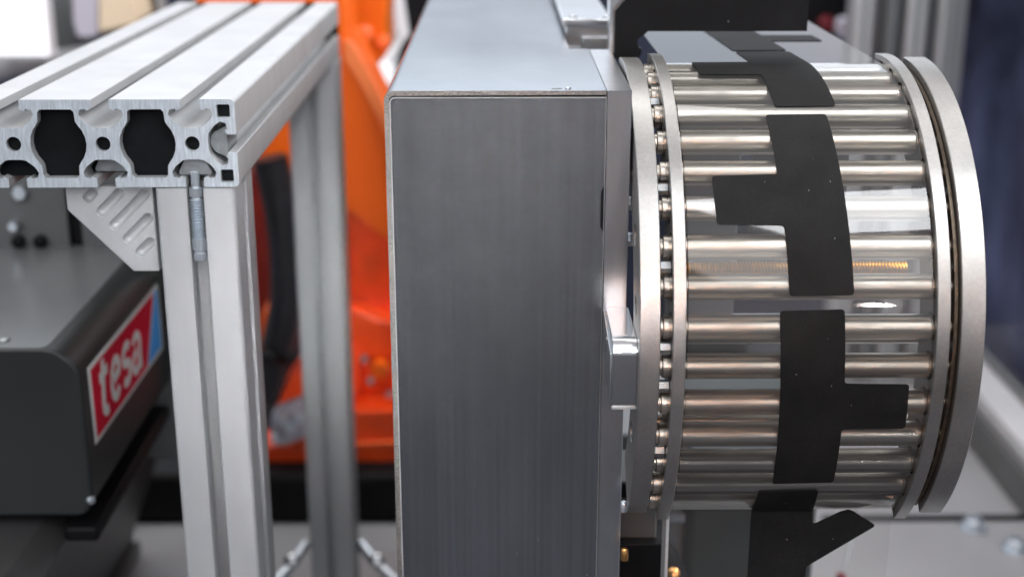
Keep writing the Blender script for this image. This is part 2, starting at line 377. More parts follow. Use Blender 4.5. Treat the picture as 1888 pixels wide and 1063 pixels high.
# slot nuts (each slides in a slot of the beam)
def nut(x, z, y, vertical, label):
    t = thing('slot_nut', (x, y, z), label, 'slot nut', 'nuts held in the slots of the aluminium beam')
    if vertical: c = rpoly([(x-7.6, z-2.2), (x-4.5, z+3.9), (x-2, z+4.9), (x+2, z+4.9), (x+4.5, z+3.9), (x+7.6, z-2.2), (x+7.2, z-3.6), (x-7.2, z-3.6)], .8, 2)
    else: c = rpoly([(x+3.4, z-7.6), (x-2.6, z-4.6), (x-4.4, z-2), (x-4.4, z+2), (x-2.6, z+4.6), (x+3.4, z+7.6)], .8, 2)
    build('nut_body', prism([c], 'Y', y, y+22, .3), M['nut'], t)
    return t
nut(BX-20, BZ-31.3, BY+2, True, 'dark grey steel nut in the underside slot of the beam, right above the screw')
nut(BX-60, BZ-31.3, BY+9, True, 'dark grey steel nut set back in the beam underside slot left of the front post')
nt_ = nut(BX-8.2, BZ-20, BY+4, False, 'grey half round steel nut in the right side slot of the beam')

# ------------------------------------------------------------------ posts
def post(x0, x1, y0, y1, ztop, zbot, label, group):
    w_, d_ = x1-x0, y1-y0
    t = thing('upright_post', ((x0+x1)/2, (y0+y1)/2, zbot), label, 'aluminium profile', group)
    sx, sy = w_/40, d_/40
    o_, h_ = profile(1, 40, 40)
    f = lambda c: [(x0+x*sx, y1+z*sy) for x, z in c]
    build('profile_body', prism([f(o_)]+[f(c) for c in h_], 'Z', zbot, ztop), M['anod'], t, smooth=28)
    return t
G = 'aluminium posts under the beam'
post(-157.2, -120.8, 609.3, 656, -149.3, -600, 'near silver aluminium post under the sawn beam end, screw in its slot', G)
post(-155.5, -119.5, 1000, 1038, -152.8, -600, 'far out of focus silver aluminium post under the back end of the beam', G)

# fastening screw in the slot of the near post
sx_, sy_ = -138.9, 611.8
scw = thing('fastening_screw', (sx_, sy_, -190), 'zinc plated screw with coarse thread hanging in the slot of the near post', 'screw')
b = lathe([(0, 2.1), (7.2, 2.1), (7.4, 3.2), (11.5, 3.2), (11.7, 2.3), (12.4, 2.3)], (sx_, sy_, -142.0), (0, 0, -1), 20)
build('shank', b, M['steel'], scw)
pr = [(0, 2.4)]; a = .2
while a < 17.5:
    pr += [(a, 2.5), (a+.55, 3.5), (a+.8, 3.5), (a+1.2, 2.5)]; a += 1.3
pr += [(18.4, 2.6)]
build('thread', lathe(pr, (sx_, sy_, -154.4), (0, 0, -1), 20), M['steel'], scw)
b = lathe([(0, 2.7), (.4, 3.6), (6, 3.6), (6.3, 2.8), (7.4, 2.8), (7.6, 3.3), (11, 3.3), (11.5, 2.5)], (sx_, sy_, -172.8), (0, 0, -1), 18)
build('sleeve', b, M['steel'], scw)

# ribbed corner bracket
br = thing('corner_bracket', (-160, 615, -150), 'silver triangular corner bracket with slanted grooves, between the beam and the near post', 'bracket')
outl = rpoly([(-199.5, -150.0), (-159.5, -150.0), (-159.5, -190.6), (-171.5, -190.6), (-199.5, -161)], [.6, .6, .6, 2, 2], 4)
build('back_plate', prism([outl], 'Y', 618.6, 621.2), M['anod'], br, smooth=30)
gro = []
dx, dz = .70, .714
ends = [((-189.6, -155.4), (-187.4, -153.2)), ((-183.9, -161.8), (-175.2, -153.3)), ((-178.4, -168.2), (-163.4, -153.6)), ((-172.8, -174.8), (-162.7, -165.0)), ((-167.4, -181.2), (-162.6, -176.6))]
for (ax, az), (bx_, bz) in ends:
    r = 2.25; c = []
    for k_ in range(9):
        an = math.radians(45+90+180*k_/8); c.append((ax+r*math.cos(an), az+r*math.sin(an)))
    for k_ in range(9):
        an = math.radians(45-90+180*k_/8); c.append((bx_+r*math.cos(an), bz+r*math.sin(an)))
    gro.append(c)
# the last ones run out at the edges: keep them inside the outline
build('front_plate', prism([outl]+gro, 'Y', 615, 618.5, .35), M['anod'], br, smooth=40)
for (ax, az), (bx_, bz) in ends:      # hollow rounded trough floors, open to the front
    bmg = bmesh.new(); A = Vector((ax, 0, az)); B = Vector((bx_, 0, bz)); d = (B-A).normalized(); n_ = Vector((-d.z, 0, d.x))
    rows = []
    sec = [(math.cos(math.radians(a)), math.sin(math.radians(a))) for a in range(0, 181, 20)]
    for k_ in range(5):                # rounded near end
        q_ = math.radians(90*k_/4); rr_ = 2.24*math.sin(q_)+.01
        rows.append([A-d*(2.24*math.cos(q_))+n_*(rr_*c_)+Vector((0, 616+rr_*1.15*s_, 0)) for c_, s_ in sec])
    for k_ in range(5):
        q_ = math.radians(90-90*k_/4); rr_ = 2.24*math.sin(q_)+.01
        rows.append([B+d*(2.24*math.cos(q_))+n_*(rr_*c_)+Vector((0, 616+rr_*1.15*s_, 0)) for c_, s_ in sec])
    vr = [[bmg.verts.new(p) for p in r_] for r_ in rows]
    for a_, b_ in zip(vr, vr[1:]):
        for k_ in range(len(sec)-1): bmg.faces.new((a_[k_], a_[k_+1], b_[k_+1], b_[k_]))
    build('groove_floor', bmg, M['anod'], br)

# ------------------------------------------------------------------ machine housing (big brushed box)
hs = thing('drive_housing', (4, 640, -600), 'large upright box of brushed aluminium in the middle under a bright cover sheet', 'machine housing')
X0, X1, Y0, ZT = -49.0, 45.15, 577.2, -99.6
# cover sheet: an L bent round the top left edge
r = 4.2; th = 2.1
outer = [(X0, -600)] + circ(X0+r, ZT-r, r, 8, 180, 90, False) + [(X1, ZT), (X1, ZT-1.75)] + circ(X0+r, ZT-r, r-th, 8, 90, 180, False) + [(X0+th, -600)]
cov = prism([outer], 'Y', Y0, 700.5)
build('cover_sheet', cov, M['box_top'], hs, smooth=30)
out2 = [(X0, -600)] + circ(X0+r, ZT-r, r, 8, 180, 90, False) + [(35.4, ZT), (35.4, ZT-1.75)] + circ(X0+r, ZT-r, r-th, 8, 90, 180, False) + [(X0+th, -600)]
build('rear_cover_sheet', prism([out2], 'Y', 700.5, 1100), M['box_top'], hs, smooth=30)
build('sheet_edge', prism([[(x+.05 if x < 0 else x, z-.02) for x, z in outer]], 'Y', Y0-.25, Y0-.01), M['cut_edge'], hs, smooth=0)
fp = rpoly([(X0+2.35, -620), (X0+2.35, ZT-2.7), (X1+.1, ZT-2.7), (X1+.1, -620)], [0, 2.6, .3, 0], 5)
build('front_panel', prism([fp], 'Y', Y0-.35, Y0+8, .42), M['box_front'], hs, smooth=25)
edge_out = rpoly([(X0+2.3, -620), (X0+2.3, ZT-2.6), (X1+.1, ZT-2.6), (X1+.1, -620)], [0, 2.6, .3, 0], 5)
edge_in = rpoly([(X0+2.75, -619.5), (X0+2.75, ZT-3.05), (X1-.12, ZT-3.05), (X1-.12, -619.5)], [0, 2.3, .2, 0], 5)
build('panel_edge_glint', prism([edge_out, edge_in], 'Y', Y0-.5, Y0-.36), M['anod'], hs, smooth=0)  # pale strip painted in as the glint along the panel chamfer
build('inner_body', nbox(X0+2.5, 34.8, Y0+9, 1099, -600, ZT-2.0), M['machine'], hs, smooth=0)
# small cut-out near the front right of the top, with a bright pin
b = lathe([(0, 1.3), (.5, 1.3), (.7, 1.0)], (29.2, 582.5, ZT), (0, 0, 1), 16); build('screw_head', b, M['bright'], hs)
b = nbox(22.2, 26.4, 581.6, 583.4, ZT+.02, ZT+.2); build('engraved_mark', b, M['nut'], hs)
# side plate with elongated cut
spn = [(Y0-.2, -600), (Y0-.2, ZT), (698.5, ZT), (698.5, -600)]
sp_ = prism([spn], 'X', X1+.35, 56.0, .25); build('side_plate', sp_, M['plate'], hs, smooth=30)
b = prism([rpoly([(577, -139.5), (580, -139.5), (580, -162), (577, -162)], .3, 2)], 'X', 44.6, 45.9)
sl = rpoly([(43.6, -143.4), (45.4, -140.2), (45.4, -162.2), (43.6, -159)], .6, 4)
build('cut_out', prism([sl], 'Y', Y0-.42, Y0+.1), M['black'], hs, smooth=0)
# bracket block sticking out towards the viewer
prof = [(576.8, -196.2), (540.5, -196.2)] + [(540.0+6.5*math.cos(math.radians(a)), -202.7+6.5*math.sin(math.radians(a))) for a in (90, 105, 120, 135, 150, 165, 180)] + [(533.5, -226.3), (576.8, -226.3)]
arm = prism([prof], 'X', 46.7, 57.0, .25); build('bracket_block', arm, M['bright'], hs, smooth=20)
build('bracket_cheek', prism([rpoly([(576.9, -198), (537, -203), (535.5, -225.6), (576.9, -212)], .4, 2)], 'X', 45.9, 46.68), M['plate'], hs, smooth=0)
build('cheek_screw', prism([rpoly([(553.5, -202), (555.5, -202), (555.5, -209), (553.5, -209)], .9, 4)], 'X', 45.6, 45.95), M['bright'], hs)
build('bracket_lip', nbox(46.7, 57, 532.6, 533.4, -226.3, -225.3), M['anod'], hs)
# bolts of the side plate on its right side
for y_, z_ in ((590, -140), (590, -152), (588, -168)):
    build('side_bolt', hexbolt((56.0, y_, z_), (1, 0, 0), 3.2, 3.4), M['steel'], hs)
b = lathe([(0, 1.6), (4, 1.6), (5, 1.1)], (56.2, 566, -291), (0, 0, 1), 12)
build('locating_pin', b, M['steel'], hs)

# ------------------------------------------------------------------ roller drum
YC, ZC, RR = 640., -209.4, 106.
DA0, DA1 = -44, 98
def dr(a, r): return (YC-r*math.cos(math.radians(a)), ZC+r*math.sin(math.radians(a)))
drum = thing('roller_drum', (127, YC, ZC-115), 'half drum of satin steel rollers held between four silver guide rings', 'roller drum')
RA = [82.15-9.011*i for i in range(-1, 15)]
def arc_ring(ro, ri, a0, a1, holes=(), rc=1.5):
    n = 90
    o_ = [dr(a0+(a1-a0)*i/n, ro) for i in range(n+1)]; i_ = [dr(a1+(a0-a1)*i/n, ri) for i in range(n+1)]
    return [o_+i_] + [circ(*dr(a, rr_), rad, 20) for a, rr_, rad in holes]
hA = [(a+4.5, 96, 4.6) for a in RA[1:-1:2]]
hB = [(a, RR, 6.15) for a in RA]
build('outer_guide_ring', prism(arc_ring(113.2, 86, -43.5, 99, hA), 'X', 57.1, 65.7, .35), M['ring'], drum, smooth=30)
build('inner_guide_ring', prism(arc_ring(115, 91, -46, 99, hB), 'X', 70.6, 76.0, .3), M['ring'], drum, smooth=30)
build('inner_guide_ring', prism(arc_ring(115, 91, -46, 97, hB), 'X', 178.6, 184.1, .3), M['ring'], drum, smooth=30)
build('outer_guide_ring', prism(arc_ring(114.2, 91, -43, 91, []), 'X', 188.8, 198.8, .35), M['ring'], drum, smooth=30)
build('bearing_strip', prism(arc_ring(110.8, 93, -43, 88, []), 'X', 186.9, 188.3), M['dark_steel'], drum, smooth=30)
# one roller, copied round the arc
prof = [(65.8, 3.9), (67.1, 3.9), (67.2, 4.7), (67.5, 4.95), (69.4, 4.95), (69.5, 4.7), (69.8, 4.7), (69.9, 5.05), (77, 5.05), (77.3, 5.4), (177.4, 5.4), (177.8, 5.1), (180, 5.0), (184.2, 5.0), (184.4, 3.6), (185.6, 3.6), (185.8, 2.6), (186.8, 2.6)]
y_, z_ = dr(RA[0], RR)
bm = lathe([(a-66.1, r_) for a, r_ in prof], (66.1, y_, z_), (1, 0, 0), 40)
ro0 = build('roller', bm, M['roller'], drum, smooth=30)
me = ro0.data; off = (Vector((66.1, y_, z_))-origin(drum))*S
me.transform(Matrix.Translation(-off)); ro0.location = off
for a in RA[1:]:
    c = ro0.copy(); C.objects.link(c); c.parent = drum
    y_, z_ = dr(a, RR); c.location = (Vector((66.1, y_, z_))-origin(drum))*S; c.rotation_euler = (math.radians(random.uniform(0, 360)), 0, 0)
for i_ in range(0, 15):
    if i_ not in (2, 5, 7, 9, 10, 12): continue
    y_, z_ = dr(RA[0]-9.011*(i_+.5), 107.5)
    build('spacer_nut', lathe([(0, 2.5), (.2, 2.8), (4.4, 2.8), (4.6, 2.5)], (65.8, y_, z_), (1, 0, 0), 6), M['nut'], drum, smooth=20)
    y_, z_ = dr(RA[0]-9.011*(i_+.5), 104)
    build('spacer_nut', lathe([(0, 2.0), (2.6, 2.0)], (184.3, y_, z_), (1, 0, 0), 12), M['steel'], drum, smooth=20)
# tie rods between the rings, deep inside
for a, r_, rad in ((66, 90, 3.2), (41, 88, 3.0), (6, 88, 4.2), (-22, 89, 3.2)):
    y_, z_ = dr(a, r_)
    bm = bmesh.new(); tube(bm, [(60, y_, z_), (189.5, y_, z_)], rad, 20); build('tie_rod', bm, M['roller'], drum)
# threaded bronze rod
y_, z_ = 606, -187.2
pr = [(0, 3.1)]; a = .3
while a < 121: pr += [(a, 2.5), (a+.5, 3.4), (a+.9, 3.4), (a+1.3, 2.5)]; a += 1.5
bm = lathe([(p, r_) for p, r_ in pr], (66.5, y_, z_), (1, 0, 0), 18); build('threaded_rod', bm, M['rod'], drum)
# inner shell plates that show dimly between the rollers
build('inner_shell', nbox(84, 120, 668, 672, -236, -120), M['light_grey'], drum, bevel=.5)
build('inner_shell', nbox(128, 176, 676, 680, -225, -132), M['machine'], drum, bevel=.5)
build('inner_shell', nbox(90, 172, 690, 694, -262, -240), M['bright'], drum, bevel=.5)
build('inner_shell', nbox(100, 140, 650, 655, -290, -268), M['black'], drum, bevel=.5)

# ------------------------------------------------------------------ clear film and its labels
RW = 111.75; KS = RW*math.pi/180
SEND = (90+44)*KS
def path(s):
    """(y, z, ny, nz) along the film; s = 0 at the crown of the drum, negative to the rear"""
    if s <= 0: return YC-s, ZC+RW, 0, 1
    if s <= SEND:
        a = 90-s/KS; y, z = dr(a, RW); return y, z, -math.cos(math.radians(a)), math.sin(math.radians(a))
    y, z = dr(-44, RW); t = s-SEND; Lb = 2.0; ang = 44.0
    st = .5; u = 0.
    while u < t:
        d = min(st, t-u); q = max(0, 1-u/Lb); an = math.radians(44*q)
        y += math.sin(an)*d; z -= math.cos(an)*d; u += d
    an = math.radians(44*max(0, 1-t/Lb))
    return y, z, -math.cos(an), -math.sin(an)
fm = bmesh.new(); xs = [77.2+(177.8-77.2)*i/8 for i in range(9)]; rows = []
s = -330.
ss = []
while s < 300+60: ss.append(s); s += (30 if s < -31 else 2.0)
for s in ss:
    y, z, ny, nz_ = path(s); rows.append([fm.verts.new((x, y, z)) for x in xs])
for a_, b_ in zip(rows, rows[1:]):
    for i in range(8): fm.faces.new((a_[i], a_[i+1], b_[i+1], b_[i]))
film = build('clear_film', fm, M['film'], loc=(127, 640, ZC+RW), smooth=80)
tag(film, 'wide clear glossy film running over the rollers and down in front of the drum', 'film web')
# thin bright selvedge where the film hangs free
def map_label(x, s, h):
    y, z, ny, nz_ = path(s); return (x, y+ny*h, z+nz_*h)
def label_obj(pts, rad, text, m=M['label']):
    c = rpoly(pts, rad, 5)
    bm = prism([c], 'Z', 0, .22)
    s0 = min(p[1] for p in pts); s1 = max(p[1] for p in pts); s = s0+1.6
    while s < s1:
        bmesh.ops.bisect_plane(bm, geom=bm.verts[:]+bm.edges[:]+bm.faces[:], plane_co=(0, s, 0), plane_no=(0, 1, 0)); s += 1.7
    for v in bm.verts: v.co = map_label(v.co.x, v.co.y, v.co.z+.14)
    cx = sum(p[0] for p in pts)/len(pts); cs = sum(p[1] for p in pts)/len(pts); y, z, _, _ = path(cs)
    return tag(build('black_label', bm, m, loc=(cx, y, z), smooth=30), text, 'label', 'black die-cut labels on the clear film')
k = .047
# arm to the left, as on the second and first labels; arm to the right on the others
def arm_left(s0, x0, skew=k):   # s0 = lower end, going up (smaller s)
    X = lambda x, s: x+skew*(s-s0)
    return [(X(x0, s0), s0), (X(x0, s0-29.4), s0-29.4), (X(x0-27.8, s0-29.8), s0-29.8), (X(x0-27.8, s0-51.8), s0-51.8), (X(x0, s0-52.6), s0-52.6), (X(x0, s0-85.5), s0-85.5), (X(x0+26.4, s0-85.8), s0-85.8), (X(x0+26.6, s0-.4), s0-.4)]
def arm_right(s0, x0, skew=k):  # s0 = upper end
    X = lambda x, s: x+skew*(s-s0)
    return [(X(x0, s0), s0), (X(x0+26.7, s0-.6), s0-.6), (X(x0+26.7, s0+31), s0+31), (X(x0+53.6, s0+31.4), s0+31.4), (X(x0+53.6, s0+52.8), s0+52.8), (X(x0+26.7, s0+53), s0+53), (X(x0+26.7, s0+86), s0+86), (X(x0, s0+87), s0+87)]
R8 = 1.7
label_obj(arm_left(142.4, 118.6), R8, 'black cross-armed label facing forward high on the drum, its arm pointing left')
label_obj(arm_left(51.2, 119.6), R8, 'black label bending over the crown of the drum, its arm pointing left')
label_obj(arm_right(148.3, 114.6), R8, 'black label on the lower half of the drum, its wide arm pointing right')
label_obj(arm_right(-126.0, 111.0), R8, 'black label lying flat on the film behind the drum crown, under the black block')
label_obj([(113.7, 242.0), (140.0, 241.0), (142.0, 269.6), (157.6, 261.2), (171.0, 270.4), (140.6, 291.2), (138.6, 330), (113.6, 330)], [1.7, 1.7, 1.2, 1.0, 1.2, 1.6, 1.7, 1.7], 'lowest black label hanging below the drum, its arm slanting up to the right')

# parts under the drum
sup = thing('drum_support', (75, 640, -600), 'dark grey bearing support standing under the left end of the drum', 'support')
build('support_block', nbox(56.6, 76, 600, 640, -600, -294), M['machine'], sup, bevel=1)
build('dark_band', nbox(58, 74, 596, 599.5, -299.5, -292), M['black'], sup, bevel=.5)
build('foot_band', nbox(56, 78, 592, 599, -600, -322), M['black'], sup, bevel=.5)
build('brass_pin', lathe([(0, 1.8), (5, 1.8), (6, 1.2)], (57.6, 570, -318), (0, 0, 1), 14), M['brass_glow'], sup)
q = at(1240, 1056, 640)
build('warm_glow_spot', lathe([(0, 3.4), (5, 3.4), (6, 2.4), (9, 2.4), (10, 1.4)], (q.x, 640, q.z), (0, -1, .5), 20), M['brass_glow'], sup)  # brass piece added to give the warm glow behind the film
sd = thing('film_stop', (77, 556, -320), 'thin pale edge plate beside the hanging film under the left inner ring', 'edge plate')
build('stop_plate', nbox(75.4, 76.8, 561, 575, -345, -291), M['anod'], sd, bevel=.15)
bx = thing('cabinet', (120, 760, -600), 'dark blurred cabinet standing under the drum behind the lowest label', 'cabinet')
build('cabinet_body', nbox(113, 190, 740, 900, -600, -352), M['blackish'], bx, bevel=4)
build('cabinet_lid', nbox(112, 191, 738, 900, -351.5, -342), M['blackish'], bx, bevel=2)
gp = thing('grey_casing', (90, 760, -600), 'grey sheet metal casing seen through the film below the drum', 'casing')
build('casing_body', nbox(70, 112, 750, 900, -600, -335), M['grey_sheen'], gp, bevel=2)
build('casing_rim', nbox(69, 111.8, 748, 749.8, -392, -387), M['bright'], gp)
kn = thing('cone_knob', (92, 700, -430), 'black cone shaped knob low under the film at the bottom edge', 'knob')
build('knob_body', lathe([(0, 15), (30, 14), (44, 8), (50, 2.5), (51, .6)], (92, 690, -424), (0, 0, 1), 20), M['black'], kn)

# ------------------------------------------------------------------ things behind the top of the drum
bk = thing('black_cutter_block', (100, 679, -88), 'black metal plate with a rounded notch standing above the film at the top', 'machine block')
bo = [(67.5, -20), (67.5, -80), (62.4, -86), (62.4, -111), (66, -113.5), (74.5, -113.0), (77, -109), (77, -107.6)] + circ(78.4, -103, 3.6, 8, 250, 100, False) + [(80, -97.2), (80.5, -97.0), (166.5, -97.0), (166.5, -20)]
bo = [(x*.904, z*.904) for x, z in bo]
build('block_body', prism([bo], 'Y', 676, 682, .4), M['black'], bk, smooth=30)
build('bright_edge', nbox(54.2, 62.5, 682.6, 700, -100.5, -15), M['bright'], bk, bevel=.3)
mb = thing('metal_slide', (45, 760, -110), 'small bright milled metal slide behind the housing top', 'machine block')
build('slide_top', nbox(34.6, 61.2, 760, 1000, -95.8, -91.7), M['bright'], mb, bevel=.6)
build('slide_body', nbox(36.2, 60.9, 763, 1000, -118, -96), M['plate'], mb, bevel=.8)
build('slide_foot', nbox(37.4, 45, 758, 762.5, -112.5, -107), M['nut'], mb, bevel=.5)
build('slide_side', nbox(45.4, 60.6, 759, 762.6, -118, -101.5), M['plate'], mb, bevel=.6)
for x_ in (40.5, 59): build('slide_screw', lathe([(0, 2.2), (1.2, 2.2), (1.6, 1.6)], (x_, 764, -91.7), (0, 0, 1), 14), M['bright'], mb)
# ------------------------------------------------------------------ sticker and dark casing (left)
cs = thing('printer_casing', (-330, 800, -400), 'dark grey rounded machine casing at the lower left with a red and blue logo sticker', 'machine casing')
bm = prism([[(-600, -362), (-600, -261.7), (-247, -261.7), (-240, -263.2), (-232.5, -269.5), (-229.6, -275.5), (-229.6, -352), (-234, -360), (-240, -362)]], 'Y', 700.5, 905)
# chamfer along the right top edge: lower the outer edge
o = build('casing_body', bm, M['housing'], cs, bevel=4, seg=4, smooth=50)
# sloping shoulder on the right
# sticker on the right face, long side running back
fx = -229.1
def stk(u, v, h): # u along the depth 0..1, v up 0..1 -> point ; h = lift
    return (fx+h, 712+162*u, -323.0+46.0*v - 2.4*u)
def stprism(c, h0, h1, m, name, parent):
    bm = prism([c], 'Z', h0, h1, mp=lambda x, y, z: stk(x/162., y/46., z)); return build(name, bm, m, parent, smooth=0)
st = stprism([(0, 0), (162, 0), (162, 46), (0, 46)], 0, .5, M['st_white'], 'logo_sticker', cs)
stprism([(4, 2.6), (119, 2.6), (148, 43.4), (4, 43.4)], .5, .8, M['st_red'], 'red_field', st)
stprism([(123, 2.6), (158, 2.6), (158, 43.4), (152, 43.4)], .5, .8, M['st_blue'], 'blue_field', st)
def ribbon(path_, wd):
    pts = [Vector(p) for p in path_]; Lf = []; Rt = []
    for i, p in enumerate(pts):
        d = (pts[min(i+1, len(pts)-1)]-pts[max(i-1, 0)]).normalized(); n = Vector((-d.y, d.x))*wd/2
        Lf.append(tuple(p+n)); Rt.append(tuple(p-n))
    return Lf+Rt[::-1]
def arc_(cx, cy, rx, ry, a0, a1, n=14): return [(cx+rx*math.cos(math.radians(a0+(a1-a0)*i/n)), cy+ry*math.sin(math.radians(a0+(a1-a0)*i/n))) for i in range(n+1)]
SH = .16
def letter(x0, strokes, wd=5.6):
    bmL = bmesh.new()
    for i, stt in enumerate(strokes):
        c = [(x0+px+SH*py, 9+py) for px, py in ribbon(stt, wd)]
        prism([c], 'Z', .8, 1.1+.04*i, mp=lambda x, y, z: stk(x/162., y/46., z), into=bmL)
    build('letter', bmL, M['st_white'], st, smooth=0)
letter(13, [[(7, 33), (7, 8)]+arc_(13, 7.5, 6, 6, 180, 300, 8), [(0, 24), (16, 25.5)]], 6)
letter(35, [[(3.5, 13), (19, 15.5)]+arc_(11.5, 13, 8.6, 11, 20, 320, 18)])
letter(61, [arc_(10, 18.4, 7.4, 5.6, 35, 235, 10)+arc_(10, 7.4, 7.6, 5.9, 65, -145, 10)])
letter(84, [arc_(10, 15, 8.6, 7.6, 150, 0, 10)+[(18.8, 6), (19.6, 1), (22.5, .5)], arc_(9.6, 6.4, 7.6, 5.8, 75, 385, 16)], 5.2)
build('top_sheen', prism([rpoly([(-598, 703), (-247, 703), (-247, 903), (-598, 903)], [0, 6, 6, 0], 5)], 'Z', -262, -261.2, .3), M['grey_sheen'], cs, smooth=30)  # lighter sheet puts the bright reflection on the dark casing into colour
b = lathe([(0, 4), (1.2, 4), (2, 3)], (-275, 715, -261.7), (0, 0, 1), 14); build('lid_screw', b, M['nut'], cs)
b = lathe([(0, 2.4), (3, 2.4), (4, 1.6)], (-232, 703, -352), (.5, -1, 0), 12); build('side_screw', b, M['steel'], cs)
gd = thing('belt_guard', (-300, 900, -600), 'black sloping belt guard below the stickered casing', 'guard')
build('guard_body', prism([[(-620, -600), (-620, -368), (-262, -368), (-248, -378), (-318, -560), (-330, -600)]], 'Y', 560, 1090, 2), M['guard'], gd, smooth=30)
build('guard_rail', nbox(-329, -319, 560, 1090, -599.5, -586), M['machine'], gd, bevel=2)
build('guard_flange', nbox(-247.5, -229, 700, 880, -378, -369), M['black'], gd, bevel=2)

# grey machine plate with bolts left under the beam
mp_ = thing('machine_plate', (-320, 900, -420), 'grey upright machine plate with two bolts under the left side of the beam', 'machine plate')
build('plate_body', nbox(-520, -292.5, 900, 930, -420, -186), M['machine'], mp_, bevel=1)
build('dark_gap', nbox(-291.5, -285.5, 905, 930, -420, -186), M['black'], mp_)
build('plate_side', nbox(-284.5, -215, 902, 930, -420, -186), M['machine'], mp_, bevel=1)
q = at(35, 357, 896); build('plate_bolt', hexbolt((q.x, 900, q.z), (0, -1, 0), 5.2, 5), M['steel'], mp_)
q = at(26, 416, 896); build('plate_bolt', hexbolt((q.x, 900, q.z), (0, -1, 0), 3.8, 8), M['steel'], mp_)
for px in (32, 72):
    q = at(px, 446, 896); build('plate_bolt', lathe([(0, 4.5), (4, 4.5), (5, 3)], (q.x, 900, q.z), (0, -1, 0), 14), M['black'], mp_)

# ------------------------------------------------------------------ orange robot
rb = thing('robot_arm', (-170, 1230, -600), 'large blurred orange industrial robot arm behind the posts, on a black base', 'robot arm')
def slab(pix, Y, d, name, m, bev=10, parent=rb, seg=4):
    c = [(at(u, v, Y).x, at(u, v, Y).z) for u, v in pix]
    bm = prism([c], 'Y', Y, Y+d)
    return build(name, bm, m, parent, bevel=bev, seg=seg, smooth=50)
slab([(360, 60), (360, -60), (640, -60), (640, 60), (664, 110), (702, 190), (760, 330), (760, 470), (700, 432), (640, 384), (600, 360), (560, 330), (470, 300), (430, 300)], 1190, 90, 'upper_link', M['orange'], 6)
slab([(634, 70), (650, 80), (672, 120), (716, 206), (780, 340), (780, 400), (700, 225), (660, 150), (634, 110)], 1186, 4, 'link_lit_side', M['orange_lit'], .8)  # paler strip, light on the side face put into its colour
slab([(556, 330), (640, 380), (780, 470), (780, 600), (716, 590), (640, 560), (560, 560)], 1235, 110, 'elbow_casting', M['orange_red'], 14)
slab([(600, 572), (640, 562), (716, 592), (790, 600), (790, 668), (640, 664), (600, 650)], 1205, 110, 'shoulder_casting', M['orange_red'], 10)
slab([(600, 690), (640, 674), (790, 676), (790, 742), (716, 735), (690, 748), (640, 742)], 1225, 60, 'shoulder_recess', M['orange_red'], 6)
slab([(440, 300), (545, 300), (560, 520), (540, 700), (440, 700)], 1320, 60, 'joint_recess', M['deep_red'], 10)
slab([(476, 640), (482, 575), (500, 560), (512, 600), (498, 640)], 1250, 40, 'joint_lug', M['orange'], 5)
slab([(505, 762), (520, 720), (560, 660), (640, 640), (660, 640), (660, 745), (600, 750)], 1200, 60, 'shoulder', M['orange_red'], 8)
slab([(470, 830), (560, 810), (620, 760), (760, 756), (760, 866), (620, 872), (545, 880), (480, 884)], 1175, 60, 'foot_casting', M['orange_red'], 8)
slab([(560, 824), (640, 818), (760, 812), (760, 818), (640, 824), (560, 830)], 1171, 10, 'foot_flange', M['orange'], 1.5)
slab([(600, -40), (720, -40), (712, 40), (716, 95), (700, 118), (640, 118), (610, 100)], 1290, 90, 'wrist_cover', M['amber'], 4)
# cover discs, painted highlights and bolts
def disc(u, v, Y, r, h, m, name, n=28, parent=rb):
    q = at(u, v, Y); return build(name, lathe([(0, r), (h*.7, r), (h, r*.85)], (q.x, Y, q.z), (0, -1, 0), n), m, parent)
disc(700, 676, 1196, 9, 12, M['orange'], 'cover_and_glint')  # brighter orange disc in place of a highlight
disc(672, 62, 1289, 8, 3, M['orange_lit'], 'cover_and_glint')  # pale disc paints the highlight on the wrist cover
disc(706, 76, 1289, 6, 4, M['orange_lit'], 'cover_and_glint')
disc(640, 40, 1289, 6, 2, M['nut'], 'cover_and_glint')
for u, v in ((683, 700), (718, 725), (672, 660)): disc(u, v, 1172, 3.4, 5, M['steel'], 'bolt', 6)
slab([(495, 770), (585, 735), (600, 790), (520, 828), (498, 815)], 1160, 30, 'gear_housing', M['lilac'], 6)
for u, v in ((512, 806), (536, 783), (553, 768), (520, 770)): disc(u, v, 1156, 5.5, 6, M['steel'], 'bolt', 10)
# thick black hose curving down beside the post
pts = []
for i in range(22):
    t = i/21; u = 478+ 52*math.sin(math.pi*(.12+.74*t))**1.0 + (0 if t < .6 else -70*(t-.6)**1.5); v = 290+430*t
    pts.append(at(u, v, 1150))
bm = bmesh.new(); tube(bm, pts, 15, 18); build('cable_hose', bm, M['black_rubber'], rb, smooth=60)
build('robot_base', nbox(-430, -40, 1146, 1330, -600, -551), M['black'], rb, bevel=6)
slab([(488, 600), (548, 590), (552, 660), (512, 720), (500, 752), (478, 740)], 1165, 40, 'hose_trunk', M['black_rubber'], 8)
build('robot_base_ring', lathe([(0, 90), (30, 90), (36, 84)], (-150, 1270, -551), (0, 0, 1), 36), M['black'], rb)
# clear tie straps / feet at the bottom of the far post
for side, (a_, b_) in enumerate((((566, 1000), (505, 1075)), ((664, 1000), (735, 1075)))):
    t = thing('tie_strap', tuple(at(*a_, 1040)), ('left', 'right')[side]+' slanting silver strap with a bright bolt at the foot of the far post', 'strap', 'straps at the foot of the far post')
    pa, pb = at(*a_, 1020), at(*b_, 985)
    bm = bmesh.new(); tube(bm, [pa, (pa+pb)/2+Vector((0, 0, -3)), pb], 4.2, 12); build('strap_body', bm, M['steel'], t)
    q = (pa*.55+pb*.45); build('strap_bolt', lathe([(0, 6), (4, 6), (6, 3.5)], q, (0, -1, .5), 14), M['bright'], t)

